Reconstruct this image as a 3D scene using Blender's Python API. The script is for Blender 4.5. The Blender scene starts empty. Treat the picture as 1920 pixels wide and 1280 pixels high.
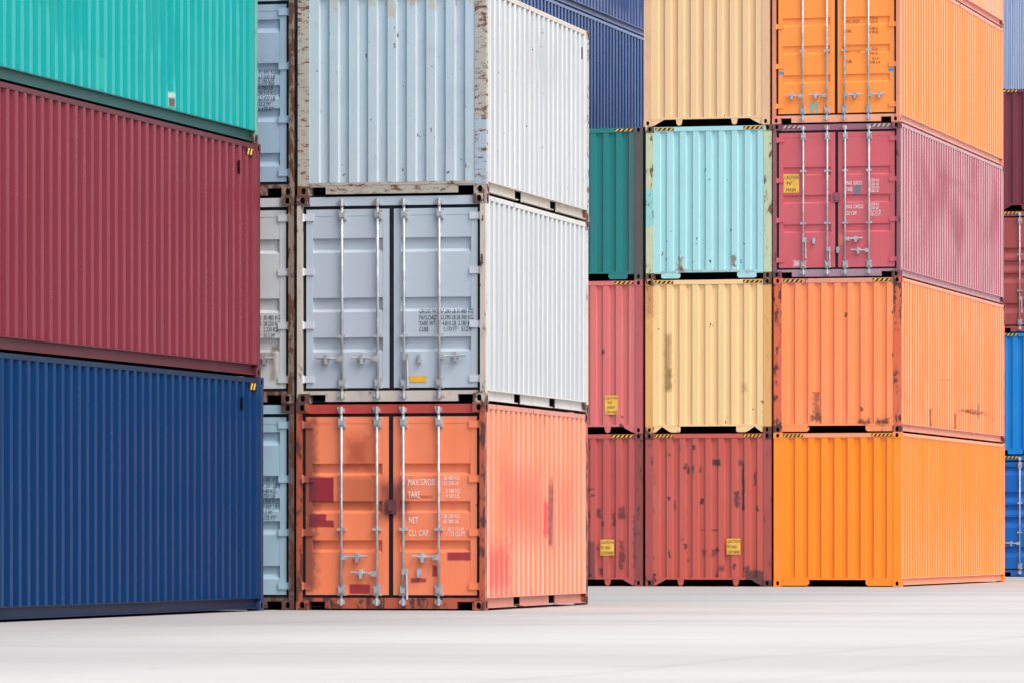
import bpy, math, random
from mathutils import Vector, Matrix, noise as mnoise

random.seed(4)
C = bpy.context.scene.collection
scene = bpy.context.scene
W, STD, HC = 2.438, 2.591, 2.896
L20, L40 = 6.058, 12.192

# ------------------------------------------------------------------ materials
class NT:
    def __init__(s, name):
        s.m = bpy.data.materials.new(name); s.m.use_nodes = True
        s.t = s.m.node_tree; s.n = s.t.nodes; s.l = s.t.links
        s.b = s.n['Principled BSDF']
    def node(s, typ, **kw):
        nd = s.n.new(typ)
        for k, v in kw.items(): setattr(nd, k, v)
        return nd
    def put(s, sock, v):
        if hasattr(v, 'is_output'): s.l.new(v, sock)
        else: sock.default_value = v
    def math(s, op, a, b=0.0, c=None, clamp=False):
        nd = s.node('ShaderNodeMath', operation=op); nd.use_clamp = clamp
        s.put(nd.inputs[0], a); s.put(nd.inputs[1], b)
        if c is not None: s.put(nd.inputs[2], c)
        return nd.outputs[0]
    def mix(s, f, a, b):
        nd = s.node('ShaderNodeMix', data_type='RGBA')
        s.put(nd.inputs[0], f)
        s.put(nd.inputs[6], a if hasattr(a, 'is_output') else (*a[:3], 1))
        s.put(nd.inputs[7], b if hasattr(b, 'is_output') else (*b[:3], 1))
        return nd.outputs[2]
    def noise(s, vec, scale, detail=4, rough=.55, dist=0.0):
        nd = s.node('ShaderNodeTexNoise')
        s.l.new(vec, nd.inputs['Vector'])
        nd.inputs['Scale'].default_value = scale
        nd.inputs['Detail'].default_value = detail
        nd.inputs['Roughness'].default_value = rough
        nd.inputs['Distortion'].default_value = dist
        return nd.outputs[0]
    def mapping(s, vec, loc=(0, 0, 0), sc=(1, 1, 1)):
        nd = s.node('ShaderNodeMapping')
        s.l.new(vec, nd.inputs[0])
        nd.inputs[1].default_value = loc; nd.inputs[3].default_value = sc
        return nd.outputs[0]
    def step(s, v, a, b):
        nd = s.node('ShaderNodeMapRange', interpolation_type='SMOOTHSTEP')
        s.put(nd.inputs[0], v)
        nd.inputs[1].default_value = a; nd.inputs[2].default_value = b
        return nd.outputs[0]

def lin(h):
    h = h.lstrip('#'); o = []
    for i in (0, 2, 4):
        c = int(h[i:i+2], 16) / 255
        o.append(c/12.92 if c <= .04045 else ((c+.055)/1.055)**2.4)
    return tuple(o)

def sc3(c, k): return tuple(min(max(x*k, 0), .95) for x in c)

def paint(name, base, rust=.70, rsc=5, zb=.0, grime=.25, fade=.25, rough=.42, patches=(), seed=0, streak=.25,
          chip=.72, chipcol=None, rusttint=None, spec=.5, zb2=0.0, H=STD, ridge=None, spots=None, rstretch=.42):
    """weathered container paint. patches: (axis, u0, u1, z0, z1, soft, colour, strength, ragged), in metres from
    the container's left front bottom corner; axis 'x' for the ends, 'y' for the long sides."""
    t = NT(name)
    tc = t.node('ShaderNodeTexCoord').outputs['Object']
    rnd = random.Random(sum(map(ord, name))*13 + seed*77)
    off = (rnd.uniform(0, 50), rnd.uniform(0, 50), rnd.uniform(0, 50))
    v = t.mapping(tc, off)
    vs = t.mapping(tc, off, (7, 7, .35))
    vr = t.mapping(tc, (off[1], off[2], off[0]), (1, 1, rstretch))
    n1 = t.noise(v, .9, 5, .6)
    n2 = t.noise(vs, 1.0, 4, .6)
    faded = tuple(min(.9, x*.82 + .12*max(base)) for x in base)
    lum = sum(base)/3
    dirt = tuple(x*.60 + y*min(1, lum*4) for x, y in zip(base, (.024, .019, .014)))
    col = t.mix(t.math('MULTIPLY', t.step(n1, .42, .68), fade), base, faded)
    col = t.mix(t.math('MULTIPLY', t.step(n2, .50, .78), streak), col, dirt)
    n4 = t.noise(t.mapping(tc, off, (1, 1, .6)), 2.6, 6, .65)
    col = t.mix(t.math('MULTIPLY', t.step(n4, .50, .74), grime), col, dirt)
    sep = t.node('ShaderNodeSeparateXYZ'); t.l.new(tc, sep.inputs[0])
    # outer ribs of the long sides: chalky wear plus grazing sky sheen painted pale
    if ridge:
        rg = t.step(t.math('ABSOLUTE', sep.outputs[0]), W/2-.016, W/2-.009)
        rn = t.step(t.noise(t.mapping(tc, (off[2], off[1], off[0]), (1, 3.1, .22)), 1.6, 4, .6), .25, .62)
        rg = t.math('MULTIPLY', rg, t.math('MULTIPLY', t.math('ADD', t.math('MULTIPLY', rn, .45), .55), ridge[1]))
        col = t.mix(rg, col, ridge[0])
    # shaped stains, overpainting and scrapes
    wob = None
    for (ax, u0, u1, z0, z1, soft, pc, st, rag) in patches:
        if wob is None:
            wob = t.math('SUBTRACT', t.noise(v, 11, 7, .7), .5)
        cu = sep.outputs[0] if ax == 'x' else sep.outputs[1]
        cu0 = (u0+u1)/2; cz0 = (z0+z1)/2
        du = t.math('SUBTRACT', t.math('ABSOLUTE', t.math('SUBTRACT', cu, cu0)), (u1-u0)/2)
        dz = t.math('SUBTRACT', t.math('ABSOLUTE', t.math('SUBTRACT', sep.outputs[2], cz0)), (z1-z0)/2)
        d = t.math('MAXIMUM', du, dz)
        d = t.math('ADD', d, t.math('MULTIPLY', wob, rag))
        mk = t.math('MULTIPLY', t.math('SUBTRACT', 1.0, t.step(d, -soft, soft)), st)
        col = t.mix(mk, col, pc)
    # chips down to primer
    n5 = t.noise(t.mapping(tc, (off[2], off[0], off[1]), (1, 1, .5)), 11, 5, .7)
    col = t.mix(t.step(n5, chip, chip+.03), col, chipcol or tuple(x*.35+.03 for x in base))
    # rust
    n3 = t.noise(vr, rsc, 9, .68, .2)
    if zb:
        up = t.math('MULTIPLY', t.math('SUBTRACT', 1.0, t.step(sep.outputs[2], .10, .55)), zb)
        n3 = t.math('ADD', n3, up)
    if zb2:
        up = t.math('MULTIPLY', t.step(sep.outputs[2], H-.7, H-.1), zb2)
        n3 = t.math('ADD', n3, up)
    rm = t.step(n3, rust, rust+.05)
    halo = t.math('MULTIPLY', t.step(n3, rust-.07, rust+.03), .45)
    rc = t.mix(t.noise(v, 14, 4, .6), (.035, .014, .011), (.16, .062, .030))
    if rusttint: rc = t.mix(.55, rc, rusttint)
    col = t.mix(halo, col, tuple(a*.45+b for a, b in zip(base, (.06, .022, .010))))
    col = t.mix(rm, col, rc)
    # scattered blisters and knocks: (cells per metre, size, share of cells, colour, extra share near the foot)
    if spots:
        vo = t.node('ShaderNodeTexVoronoi'); vo.inputs['Scale'].default_value = spots[0]
        wv = t.node('ShaderNodeVectorMath', operation='ADD')
        nz = t.node('ShaderNodeTexNoise'); nz.inputs['Scale'].default_value = 16; nz.inputs['Detail'].default_value = 5
        t.l.new(tc, nz.inputs['Vector'])
        sc = t.node('ShaderNodeVectorMath', operation='SCALE'); sc.inputs['Scale'].default_value = .11
        t.l.new(nz.outputs['Color'], sc.inputs[0])
        t.l.new(t.mapping(tc, off, (1, 0.02, .62)), wv.inputs[0]); t.l.new(sc.outputs[0], wv.inputs[1])
        t.l.new(wv.outputs[0], vo.inputs['Vector'])
        sepc = t.node('ShaderNodeSeparateColor'); t.l.new(vo.outputs['Color'], sepc.inputs[0])
        foot = t.math('MULTIPLY', t.math('SUBTRACT', 1.0, t.step(sep.outputs[2], .15, 1.0)), spots[4])
        gate = t.math('LESS_THAN', sepc.outputs[0], t.math('ADD', foot, spots[2]))
        rad = t.math('MULTIPLY', sepc.outputs[1], spots[1])
        hit = t.math('MULTIPLY', t.step(t.math('SUBTRACT', rad, vo.outputs['Distance']), -.03, .03), gate)
        col = t.mix(t.math('MULTIPLY', hit, .9), col, spots[3])
    t.l.new(col, t.b.inputs['Base Color'])
    r = t.math('ADD', t.math('MULTIPLY', n1, .22), rough-.11)
    r = t.math('ADD', r, t.math('MULTIPLY', rm, .35))
    t.l.new(r, t.b.inputs['Roughness'])
    t.b.inputs['Specular IOR Level'].default_value = spec
    return t.m

def plain(name, c, rough=.6, metal=0, var=.12, spec=.4):
    t = NT(name)
    tc = t.node('ShaderNodeTexCoord').outputs['Object']
    n = t.noise(tc, 9, 5, .6)
    col = t.mix(t.step(n, .35, .7), sc3(c, 1-var), sc3(c, 1+var))
    t.l.new(col, t.b.inputs['Base Color'])
    t.b.inputs['Roughness'].default_value = rough
    t.b.inputs['Metallic'].default_value = metal
    t.b.inputs['Specular IOR Level'].default_value = spec
    return t.m

M_RUBBER = plain('black_rubber', (.012, .014, .019), .75, 0, .3, .2)
M_UNDER = plain('underseal', (.010, .010, .011), .9, 0, .3, .1)
M_HOLE = plain('casting_cavity', (.008, .007, .008), .9, 0, .3, .1)
M_GALV = plain('galvanised_steel', (.46, .48, .51), .45, .35, .2, .5)
M_GALV_OLD = plain('dull_galvanised_steel', (.44, .44, .45), .5, .3, .25, .5)
M_YEL = plain('warning_yellow', (.80, .42, .03), .5, 0, .12)
M_BLK = plain('warning_black', (.015, .015, .017), .6, 0, .2)
M_PALE = plain('faded_stripe', (.55, .47, .44), .6, 0, .1)
M_TXTB = plain('stencil_black', (.025, .03, .04), .6)
M_TXTW = plain('stencil_white', (.82, .80, .78), .6, 0, .08)
M_TXTBR = plain('stencil_brown', (.13, .035, .01), .6)
M_RUSTY_ROD = paint('rusty_steel', (.42, .42, .42), rust=.50, rsc=8)

# ------------------------------------------------------------------ mesh builder
class MB:
    def __init__(s): s.v = []; s.f = []; s.mi = []
    def face(s, pts, mi=0):
        b = len(s.v); s.v += [tuple(p) for p in pts]; s.f.append(tuple(range(b, b+len(pts)))); s.mi.append(mi)
    def box(s, x0, x1, y0, y1, z0, z1, mi=0):
        b = len(s.v)
        s.v += [(x0,y0,z0),(x1,y0,z0),(x1,y1,z0),(x0,y1,z0),(x0,y0,z1),(x1,y0,z1),(x1,y1,z1),(x0,y1,z1)]
        for q in ((0,3,2,1),(4,5,6,7),(0,1,5,4),(1,2,6,5),(2,3,7,6),(3,0,4,7)):
            s.f.append(tuple(b+i for i in q)); s.mi.append(mi)
    def prism(s, poly, y0, y1, mi=0):
        """polygon in x,z (counter-clockwise seen from -y) given depth y0..y1"""
        n = len(poly); b = len(s.v)
        s.v += [(x, y0, z) for x, z in poly] + [(x, y1, z) for x, z in poly]
        s.f.append(tuple(range(b, b+n))); s.mi.append(mi)
        s.f.append(tuple(reversed(range(b+n, b+2*n)))); s.mi.append(mi)
        for i in range(n):
            j = (i+1) % n
            s.f.append((b+j, b+i, b+n+i, b+n+j)); s.mi.append(mi)
    def tube(s, p0, p1, r, n=10, mi=0, r1=None):
        p0 = Vector(p0); p1 = Vector(p1); d = (p1-p0).normalized()
        a = d.orthogonal().normalized(); c = d.cross(a); b = len(s.v)
        for p, rr in ((p0, r), (p1, r if r1 is None else r1)):
            for i in range(n):
                t = 2*math.pi*i/n
                s.v.append(tuple(p + (a*math.cos(t) + c*math.sin(t))*rr))
        for i in range(n):
            j = (i+1) % n
            s.f.append((b+i, b+j, b+n+j, b+n+i)); s.mi.append(mi)
        s.f.append(tuple(reversed(range(b, b+n)))); s.mi.append(mi)
        s.f.append(tuple(range(b+n, b+2*n))); s.mi.append(mi)
    def grid(s, rows, mi=0, flip=False):
        b = len(s.v); n = len(rows[0])
        for r in rows: s.v += [tuple(p) for p in r]
        for i in range(len(rows)-1):
            for j in range(n-1):
                q = (b+i*n+j, b+i*n+j+1, b+(i+1)*n+j+1, b+(i+1)*n+j)
                s.f.append(q[::-1] if flip else q); s.mi.append(mi)
    def build(s, name, mats, parent, off=(0, 0, 0), smooth=False):
        me = bpy.data.meshes.new(name)
        me.from_pydata([(x-off[0], y-off[1], z-off[2]) for x, y, z in s.v], [], s.f)
        if not isinstance(mats, (list, tuple)): mats = [mats]
        for m in mats: me.materials.append(m)
        for p, i in zip(me.polygons, s.mi):
            p.material_index = i; p.use_smooth = smooth
        me.update()
        o = bpy.data.objects.new(name, me); C.objects.link(o)
        if parent is not None: o.parent = parent
        return o

def thing(name, label, cat, loc, rz, group=None):
    o = bpy.data.objects.new(name, None); C.objects.link(o)
    o.empty_display_size = .3
    o.location = loc; o.rotation_euler = (0, 0, rz)
    o['label'] = label; o['category'] = cat
    if group: o['group'] = group
    return o

def casting_mb(left, front, bottom, L, H):
    """ISO corner casting with an oval hole in its end and its side face"""
    mb = MB(); a, b, h = .162, .178, .118
    x0 = 0 if left else W-a; y0 = 0 if front else L-b; z0 = 0 if bottom else H-h
    x1, y1, z1 = x0+a, y0+b, z0+h
    def holed(P, w, hh, hw, hr, nrm):
        # P(u,v,d): u along, v up, d inward
        cu, cv = w/2, hh/2
        angs = sorted(set([math.atan2(sv*hh/2, su*w/2) % (2*math.pi) for su in (-1, 1) for sv in (-1, 1)] +
                          [2*math.pi*i/12 for i in range(12)]))
        ro, ri = [], []
        for t in angs:
            c, s_ = math.cos(t), math.sin(t)
            k = min((w/2)/abs(c) if abs(c) > 1e-6 else 9, (hh/2)/abs(s_) if abs(s_) > 1e-6 else 9)
            ro.append((cu+c*k, cv+s_*k))
            ri.append((cu+hw*c, cv+hr*(abs(s_)**.7)*(1 if s_ >= 0 else -1)))
        n = len(angs)
        for i in range(n):
            j = (i+1) % n
            q = [P(*ro[i], 0), P(*ro[j], 0), P(*ri[j], 0), P(*ri[i], 0)]
            mb.face(q)
            mb.face([P(*ri[i], 0), P(*ri[j], 0), P(*ri[j], .035), P(*ri[i], .035)], 1)
        mb.face([P(*p, .035) for p in ri], 1)
    fy = y0 if front else y1; sy = 1 if front else -1
    fx = x0 if left else x1; sx = 1 if left else -1
    holed(lambda u, v, d: (x0+u, fy+sy*d, z0+v), a, h, .028, .041, 0)
    holed(lambda u, v, d: (fx+sx*d, y0+u, z0+v), b, h, .030, .041, 0)
    by = y1 if front else y0; bx = x1 if left else x0
    mb.face([(x0,by,z0),(x1,by,z0),(x1,by,z1),(x0,by,z1)])
    mb.face([(bx,y0,z0),(bx,y1,z0),(bx,y1,z1),(bx,y0,z1)])
    mb.face([(x0,y0,z1),(x1,y0,z1),(x1,y1,z1),(x0,y1,z1)])
    mb.face([(x0,y0,z0),(x1,y0,z0),(x1,y1,z0),(x0,y1,z0)])
    return mb

def profile(u0, u1, pitch, outer, slope, inner, margin=.10):
    """list of (u, level) with level 0 = outermost, 1 = innermost"""
    pts = [(u0, 0)]
    n = int((u1-u0-2*margin)//pitch)
    s = (u0+u1)/2 - n*pitch/2
    k = pitch/(outer+2*slope+inner)
    for i in range(n):
        a = s + i*pitch
        pts += [(a+outer*k/2, 0), (a+(outer/2+slope)*k, 1), (a+(outer/2+slope+inner)*k, 1), (a+(outer/2+2*slope+inner)*k, 0)]
    pts.append((u1, 0))
    return pts

def dent(u, z, seed, amp):
    p = Vector((u*.55+seed*7.3, z*.7+seed*3.1, seed*1.7))
    q = Vector((u*2.3+seed*2.3, z*1.6+seed*5.1, seed*.7))
    return amp*(max(0, mnoise.noise(p)+.1)*1.0 + .40*mnoise.noise(q))

def side_mb(L, H, right, pitch, amp, seed, nz):
    mb = MB()
    prof = profile(.115, L-.115, pitch, .086, .046, .100)
    z0, z1 = .160, H-.072
    rows = []
    for i in range(nz+1):
        z = z0+(z1-z0)*i/nz
        r = []
        for u, lv in prof:
            fade_ = min(1, (z-z0)*2.5, (z1-z)*4, (u-.11)*1.5, (L-.11-u)*1.5) if nz > 1 else 0
            d = .006 + .040*lv + (dent(u, z, seed, amp)*max(0, fade_) if nz > 1 else 0)
            r.append((W-d if right else d, u, z))
        rows.append(r)
    mb.grid(rows, 0, not right)
    return mb

def end_mb(L, H, front, amp, seed, nz, rev=False):
    mb = MB()
    prof = profile(.150, W-.150, .25, .110, .018, .104, .03)
    z0, z1 = .162, H-.098
    rows = []
    for i in range(nz+1):
        z = z0+(z1-z0)*i/nz; r = []
        for u, lv in prof:
            fade_ = min(1, (z-z0)*2.5, (z1-z)*4, (u-.15)*3, (W-.15-u)*3) if nz > 1 else 0
            d = .018 + .041*lv + (dent(u*1.5, z, seed+9, amp)*max(0, fade_) if nz > 1 else 0)
            r.append((u, d if front else L-d, z))
        rows.append(r)
    mb.grid(rows, 0, not front)
    return mb

def lettering(name, items, mat, parent, y, off):
    """items: (text, x_left, z_base, cap_height, x_squeeze, slant); every line becomes a part of its own"""
    for (tx, x, z, h, sq, sl) in items:
        cu = bpy.data.curves.new('txt', 'FONT'); cu.body = tx
        cu.size = 1.0; cu.resolution_u = 2; cu.shear = sl; cu.offset = .0
        ob = bpy.data.objects.new('txt', cu); C.objects.link(ob)
        bpy.context.view_layer.update()
        me = ob.evaluated_get(bpy.context.evaluated_depsgraph_get()).to_mesh()
        k = h/.73
        vs = [(x+v.co.x*k*sq-off[0], y-off[1], z+v.co.y*k-off[2]) for v in me.vertices]
        fs = [tuple(p.vertices) for p in me.polygons]
        bpy.data.objects.remove(ob); bpy.data.curves.remove(cu)
        me = bpy.data.meshes.new(name); me.from_pydata(vs, [], fs); me.materials.append(mat)
        o = bpy.data.objects.new(name, me); C.objects.link(o); o.parent = parent

def stripes(parent, x0, x1, z0, z1, y, off, n, mir=False, ymat=None, bmat=None):
    mb = MB()
    mb.box(x0, x1, y, y+.003, z0, z1, 0)
    p = (x1-x0)/n; h = z1-z0
    for i in range(n):
        a = x0+i*p; w = p*.48; s = min(p*.5, h*.8)
        q = [(a, z0+.004), (a+w, z0+.004), (min(a+w+s, x1), z1-.004), (min(a+s, x1), z1-.004)]
        if mir: q = [(x0+x1-x, z) for x, z in q][::-1]
        mb.face([(x, y-.0015, z) for x, z in q], 1)
    return mb.build('hazard_stripe', [bmat or M_BLK, ymat or M_YEL], parent, off)

def caution(parent, x0, z0, w, h, y, off, lines, extra=None):
    mb = MB(); mb.box(x0, x0+w, y, y+.004, z0, z0+h)
    s = mb.build('caution_sign', plain('sign_yellow_%d' % random.randint(0, 9999), (.80, .46, .07), .5), parent, off)
    n = len(lines); it = []
    for i, t in enumerate(lines):
        ch = h/n*.60
        k = min(.80, (w*.90)/(len(t)*ch*.86))
        wid = len(t)*ch*.86*k
        it.append((t, x0+(w-wid)/2, z0+h-(i+.80)*h/n, ch, k, 0))
    lettering('lettering', it, M_TXTB, s, y-.003, off)
    return s

# sill plates beneath the end walls: list of polygons, x from the left corner, z from the ground
def sill_polys(kind):
    m = lambda poly: [(W-x, z) for x, z in poly][::-1]
    if kind == 'tunnel':
        a = [(.165, .016), (.64, .016), (.68, .05), (.68, .125), (.165, .125)]
        return [a, m(a)]
    if kind == 'pocket_tunnel':
        a = [(.165, .105), (.30, .105), (.30, .03), (.34, .016), (.64, .016), (.67, .05), (.67, .125), (.165, .125)]
        return [a, m(a)]
    if kind == 'gusset':
        a = [(.165, .016), (.20, .016), (.40, .125), (.165, .125)]
        b = [(.62, .125), (.64, .03), (.67, .01), (.70, .01), (.73, .03), (.75, .125)]
        return [a, m(a), b, m(b)]
    if kind == 'peak':
        a = [(.165, .016), (.20, .016), (.325, .118), (.46, .03), (.50, .012), (.66, .012), (.68, .04), (.68, .125), (.165, .125)]
        return [a, m(a)]
    if kind == 'lock':   # narrow recesses beside the castings
        a = [(.165, .105), (.365, .105), (.365, .016), (W/2, .016), (W/2, .125), (.165, .125)]
        return [a, m(a)]

GROUP = 'shipping containers stacked in the yard'

def container(label, base, corner, z, th, H=STD, L=L20, end='wall', sill='tunnel', paintkw=None, postkw=None, postcol=None,
              sidekw=None, amp=.006, seed=1, pitch=.278, door=None, hazard=None, pockets=False, roof=True, railcol=None,
              sidebase=None, endpaintkw=None, name='shipping_container', railkw=None, nz=14):
    """corner = world x,y of the right front bottom corner; th = how far the long axis turns right of the view"""
    paintkw = dict(paintkw or {}); postkw = dict(postkw or {}); sidekw = dict(sidekw or {})
    c, s = math.cos(th), math.sin(th)
    cx = corner[0] - W/2*c + L/2*s; cy = corner[1] + W/2*s + L/2*c
    root = thing(name, label, 'container', (cx, cy, z), -th, GROUP)
    off = (W/2, L/2, 0)
    tag = '%s_%d' % (label.split(',')[0][:30].replace(' ', '_'), seed)
    def adj(kw):   # patches are given from the left front corner
        if 'patches' in kw:
            kw = dict(kw)
            kw['patches'] = [(a, u0-(W/2 if a == 'x' else L/2), u1-(W/2 if a == 'x' else L/2), *r) for (a, u0, u1, *r) in kw['patches']]
        return kw
    m_end = paint('paint_end_'+tag, base, seed=seed, H=H, **adj({**paintkw, **(endpaintkw or {})}))
    m_side = paint('paint_side_'+tag, sidebase or base, seed=seed+5, H=H, **adj({**{k: v for k, v in paintkw.items() if k != 'patches'}, **dict(rough=.18, spec=.5), **sidekw}))  # sidebase: same paint, toned down to offset the stronger light on the sides
    pk = {**dict(rust=.60, rsc=9, grime=.4, streak=.4), **postkw}
    m_post = paint('paint_post_'+tag, postcol or base, seed=seed+9, H=H, **adj(pk))
    ck = {**dict(rust=.52, rsc=7, grime=.5, streak=.4), **{k: v for k, v in postkw.items() if k in ('rusttint',)}}
    m_cast = paint('paint_casting_'+tag, postcol or base, seed=seed+3, H=H, **({**ck, 'rust': .44 if postkw.get('rust', .6) < .66 else .64, 'rusttint': postkw.get('rusttint', (.11, .055, .06))}))
    m_rail = paint('paint_rail_'+tag, railcol or sidebase or base, seed=seed+4, H=H, **{**dict(rust=.64, rsc=5, grime=.45, streak=.3), **(railkw or {})})
    # corner castings
    for left in (True, False):
        for front in (True, False):
            for bottom in (True, False):
                casting_mb(left, front, bottom, L, H).build('corner_casting', [m_cast, M_HOLE], root, off)
    # posts
    pw = .150 if end == 'wall' else .072
    for left in (True, False):
        mb = MB()
        x0, x1 = (.004, pw) if left else (W-pw, W-.004)
        mb.box(x0, x1, .008, .118, .118, H-.118)
        mb.build('corner_post', m_post, root, off)
        mb = MB()
        x0, x1 = (.004, .11) if left else (W-.11, W-.004)
        mb.box(x0, x1, L-.118, L-.008, .118, H-.118)
        mb.build('corner_post', m_post, root, off)
    # long sides
    side_mb(L, H, True, pitch, amp, seed, nz).build('side_panel', m_side, root, off)
    side_mb(L, H, False, pitch, 0, seed, 1).build('side_panel', m_side, root, off)
    for right in (True, False):
        X = (lambda a, b: (W-b, W-a)) if right else (lambda a, b: (a, b))
        mb = MB(); a = X(.003, .062)
        mb.box(*a, .178, L-.178, H-.075, H-.016)
        mb.build('top_rail', m_rail, root, off)
        mb = MB()
        segs = [(.178, L-.178)]
        if pockets:
            p1, p2 = L/2-1.025, L/2+1.025
            segs = [(.178, p1-.18), (p1+.18, p2-.18), (p2+.18, L-.178)]
        for y0, y1 in segs:
            mb.box(*X(.058, .068), y0, y1, .036, .150)
            mb.box(*X(.008, .068), y0, y1, .026, .0358)
        mb.box(*X(.001, .070), .118, L-.118, .1502, .162)
        mb.build('bottom_rail', m_rail, root, off)
    # roof and floor
    mb = MB(); r0, r1 = [], []
    for u, lv in profile(.08, L-.08, .21, .09, .02, .08):
        zz = H-.020-.012*lv
        r0.append((.05, u, zz)); r1.append((W-.05, u, zz))
    mb.grid([r0, r1], 0, True)
    mb.build('roof', m_rail, root, off)
    mb = MB(); mb.box(.06, W-.06, .08, L-.08, .165, .178)
    for i in range(int((L-.8)/.6)):
        mb.box(.062, W-.062, .55+i*.6, .60+i*.6, .05, .1645)
    mb.build('floor', M_UNDER, root, off)
    # rear end
    end_mb(L, H, False, 0, seed, 1).build('end_wall', m_end, root, off)
    mb = MB()
    mb.box(.11, W-.11, L-.07, L-.012, .02, .161); mb.build('sill', m_post, root, off)
    mb = MB(); mb.box(.11, W-.11, L-.07, L-.012, H-.0975, H-.017); mb.build('header', m_post, root, off)
    # front
    hz = hazard or {}
    if end == 'wall':
        end_mb(L, H, True, amp*1.3, seed, 14).build('end_wall', m_end, root, off)
        mb = MB(); mb.box(.162, W-.162, .010, .070, H-.0975, H-.016)
        head = mb.build('header', m_rail if railcol else m_end, root, off)
        mb = MB(); mb.box(.150, W-.150, .012, .070, .1255, .1615)
        for p in sill_polys(sill): mb.prism(p, .016, .030)
        mb.build('sill', m_post if sill == 'lock' else m_end, root, off)
        if hz.get('end'):
            n = hz.get('n', 4); w_ = hz.get('w', .36)
            stripes(head, .185, .185+w_, H-.085, H-.028, .006, off, n, False, hz.get('mat'))
            stripes(head, W-.185-w_, W-.185, H-.085, H-.028, .006, off, n, False, hz.get('mat'))
    else:
        d = door
        yf = .050
        mb = MB(); mb.box(.162, W-.162, .040, .095, H-.130, H-.018)
        mb.box(.075, .1618, .046, .095, H-.130, H-.1185); mb.box(W-.1618, W-.075, .046, .095, H-.130, H-.1185)
        head = mb.build('header', d.get('headmat') or m_end, root, off)
        mb = MB()
        for p in [[(.165, .105), (.365, .105), (.365, .018), (W-.365, .018), (W-.365, .105), (W-.165, .105), (W-.165, .152), (.165, .152)]]:
            mb.prism(p, .036, .095)
        mb.box(.075, .1648, .044, .095, .1185, .152); mb.box(W-.1648, W-.075, .044, .095, .1185, .152)
        mb.build('sill', d.get('sillmat') or m_post, root, off)
        mb = MB()
        mb.box(.074, .1115, .060, .098, .1525, H-.1305); mb.box(W-.1115, W-.074, .060, .098, .1525, H-.1305)
        mb.box(1.1905, 1.2475, .056, .098, .1525, H-.1305)
        for q in ((.1115, 1.1905), (1.2475, W-.1115)):
            mb.box(*q, .060, .098, .1525, .1875); mb.box(*q, .060, .098, H-.1715, H-.1305)
        mb.build('door_gasket', M_RUBBER, root, off)
        z0, z1 = .188, H-.172
        doors = []
        for k, (xa, xb) in enumerate(((.114, 1.190), (1.248, 2.324))):
            mb = MB(); f = .082
            mb.box(xa, xa+f, yf, .0655, z0, z1); mb.box(xb-f, xb, yf, .0655, z0, z1)
            mb.box(xa+f, xb-f, yf, .0655, z1-f, z1); mb.box(xa+f, xb-f, yf, .0655, z0, z0+.05)
            zs = [(z0+.05, 0)]
            for (bz, bh) in sorted(d['bands']):
                sl = d.get('slope', .018)
                zs += [(bz-bh/2-sl*1.6, 0), (bz-bh/2+sl*.6, 1), (bz+bh/2-sl*.3, 1), (bz+bh/2+.003, 0)]
            zs.append((z1-f, 0))
            rows = []
            for zz, lv in zs:
                rows.append([(xa+f, yf+.004+d.get('depth', .044)*lv, zz), (xb-f, yf+.004+d.get('depth', .044)*lv, zz)])
            mb.grid(rows, 0)
            # cheeks that close the recesses against the frame
            for x in (xa+f, xb-f):
                mb.box(x-.003, x+.003, yf+.002, yf+.056, z0+.05, z1-f)
            do = mb.build('door', m_end, root, off)
            doors.append(do)
            for hz_ in d.get('hinges', (.30, .97, 1.64, 2.32)):
                zc = hz_/2.591*H
                mb = MB()
                if k == 0:
                    mb.box(.030, xa+.10, .030, .0495, zc-.042, zc+.042); mb.tube((.075, .032, zc-.05), (.075, .032, zc+.05), .017, 8)
                else:
                    mb.box(xb-.10, W-.030, .030, .0495, zc-.042, zc+.042); mb.tube((W-.075, .032, zc-.05), (W-.075, .032, zc+.05), .017, 8)
                mb.build('hinge', d.get('hingemat') or m_end, do, off)
        gm = d.get('rodmat', M_GALV)
        for ri, x in enumerate(d.get('rods', (.585, 1.045, 1.385, 1.840))):
            mb = MB(); mb.tube((x, .016, .105), (x, .016, H-.095), d.get('rodr', .018), 10)
            rod = mb.build('locking_rod', gm, root, off, True)
            for zc, up in ((.100, 0), (H-.092, 1)):
                mb = MB()
                mb.box(x-.038, x+.038, -.004, .0355, zc-.028, zc+.028)
                mb.tube((x, .002, zc-.045), (x, .002, zc+.045), .024, 8)
                mb.box(x-.046, x-.030, -.012, .0352, zc-.02+up*.03, zc+.012+up*.03)
                mb.build('cam', gm, rod, off)
            for zc in (.245, H-.245):
                mb = MB(); mb.box(x-.042, x+.042, .006, .0495, zc-.055, zc+.055)
                mb.box(x-.030, x+.030, -.010, .0055, zc-.030, zc+.030)
                mb.box(x-.055, x+.055, .034, .0493, zc-.068, zc-.045); mb.box(x-.055, x+.055, .034, .0493, zc+.045, zc+.068)
                mb.build('bracket', gm, rod, off)
            for zc in d.get('guides', (.83,)):
                mb = MB(); mb.box(x-.055, x+.055, .0, .048, zc-.018, zc+.018)
                mb.build('rod_guide', gm, rod, off)
            hd = d['handles'][ri]
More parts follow.
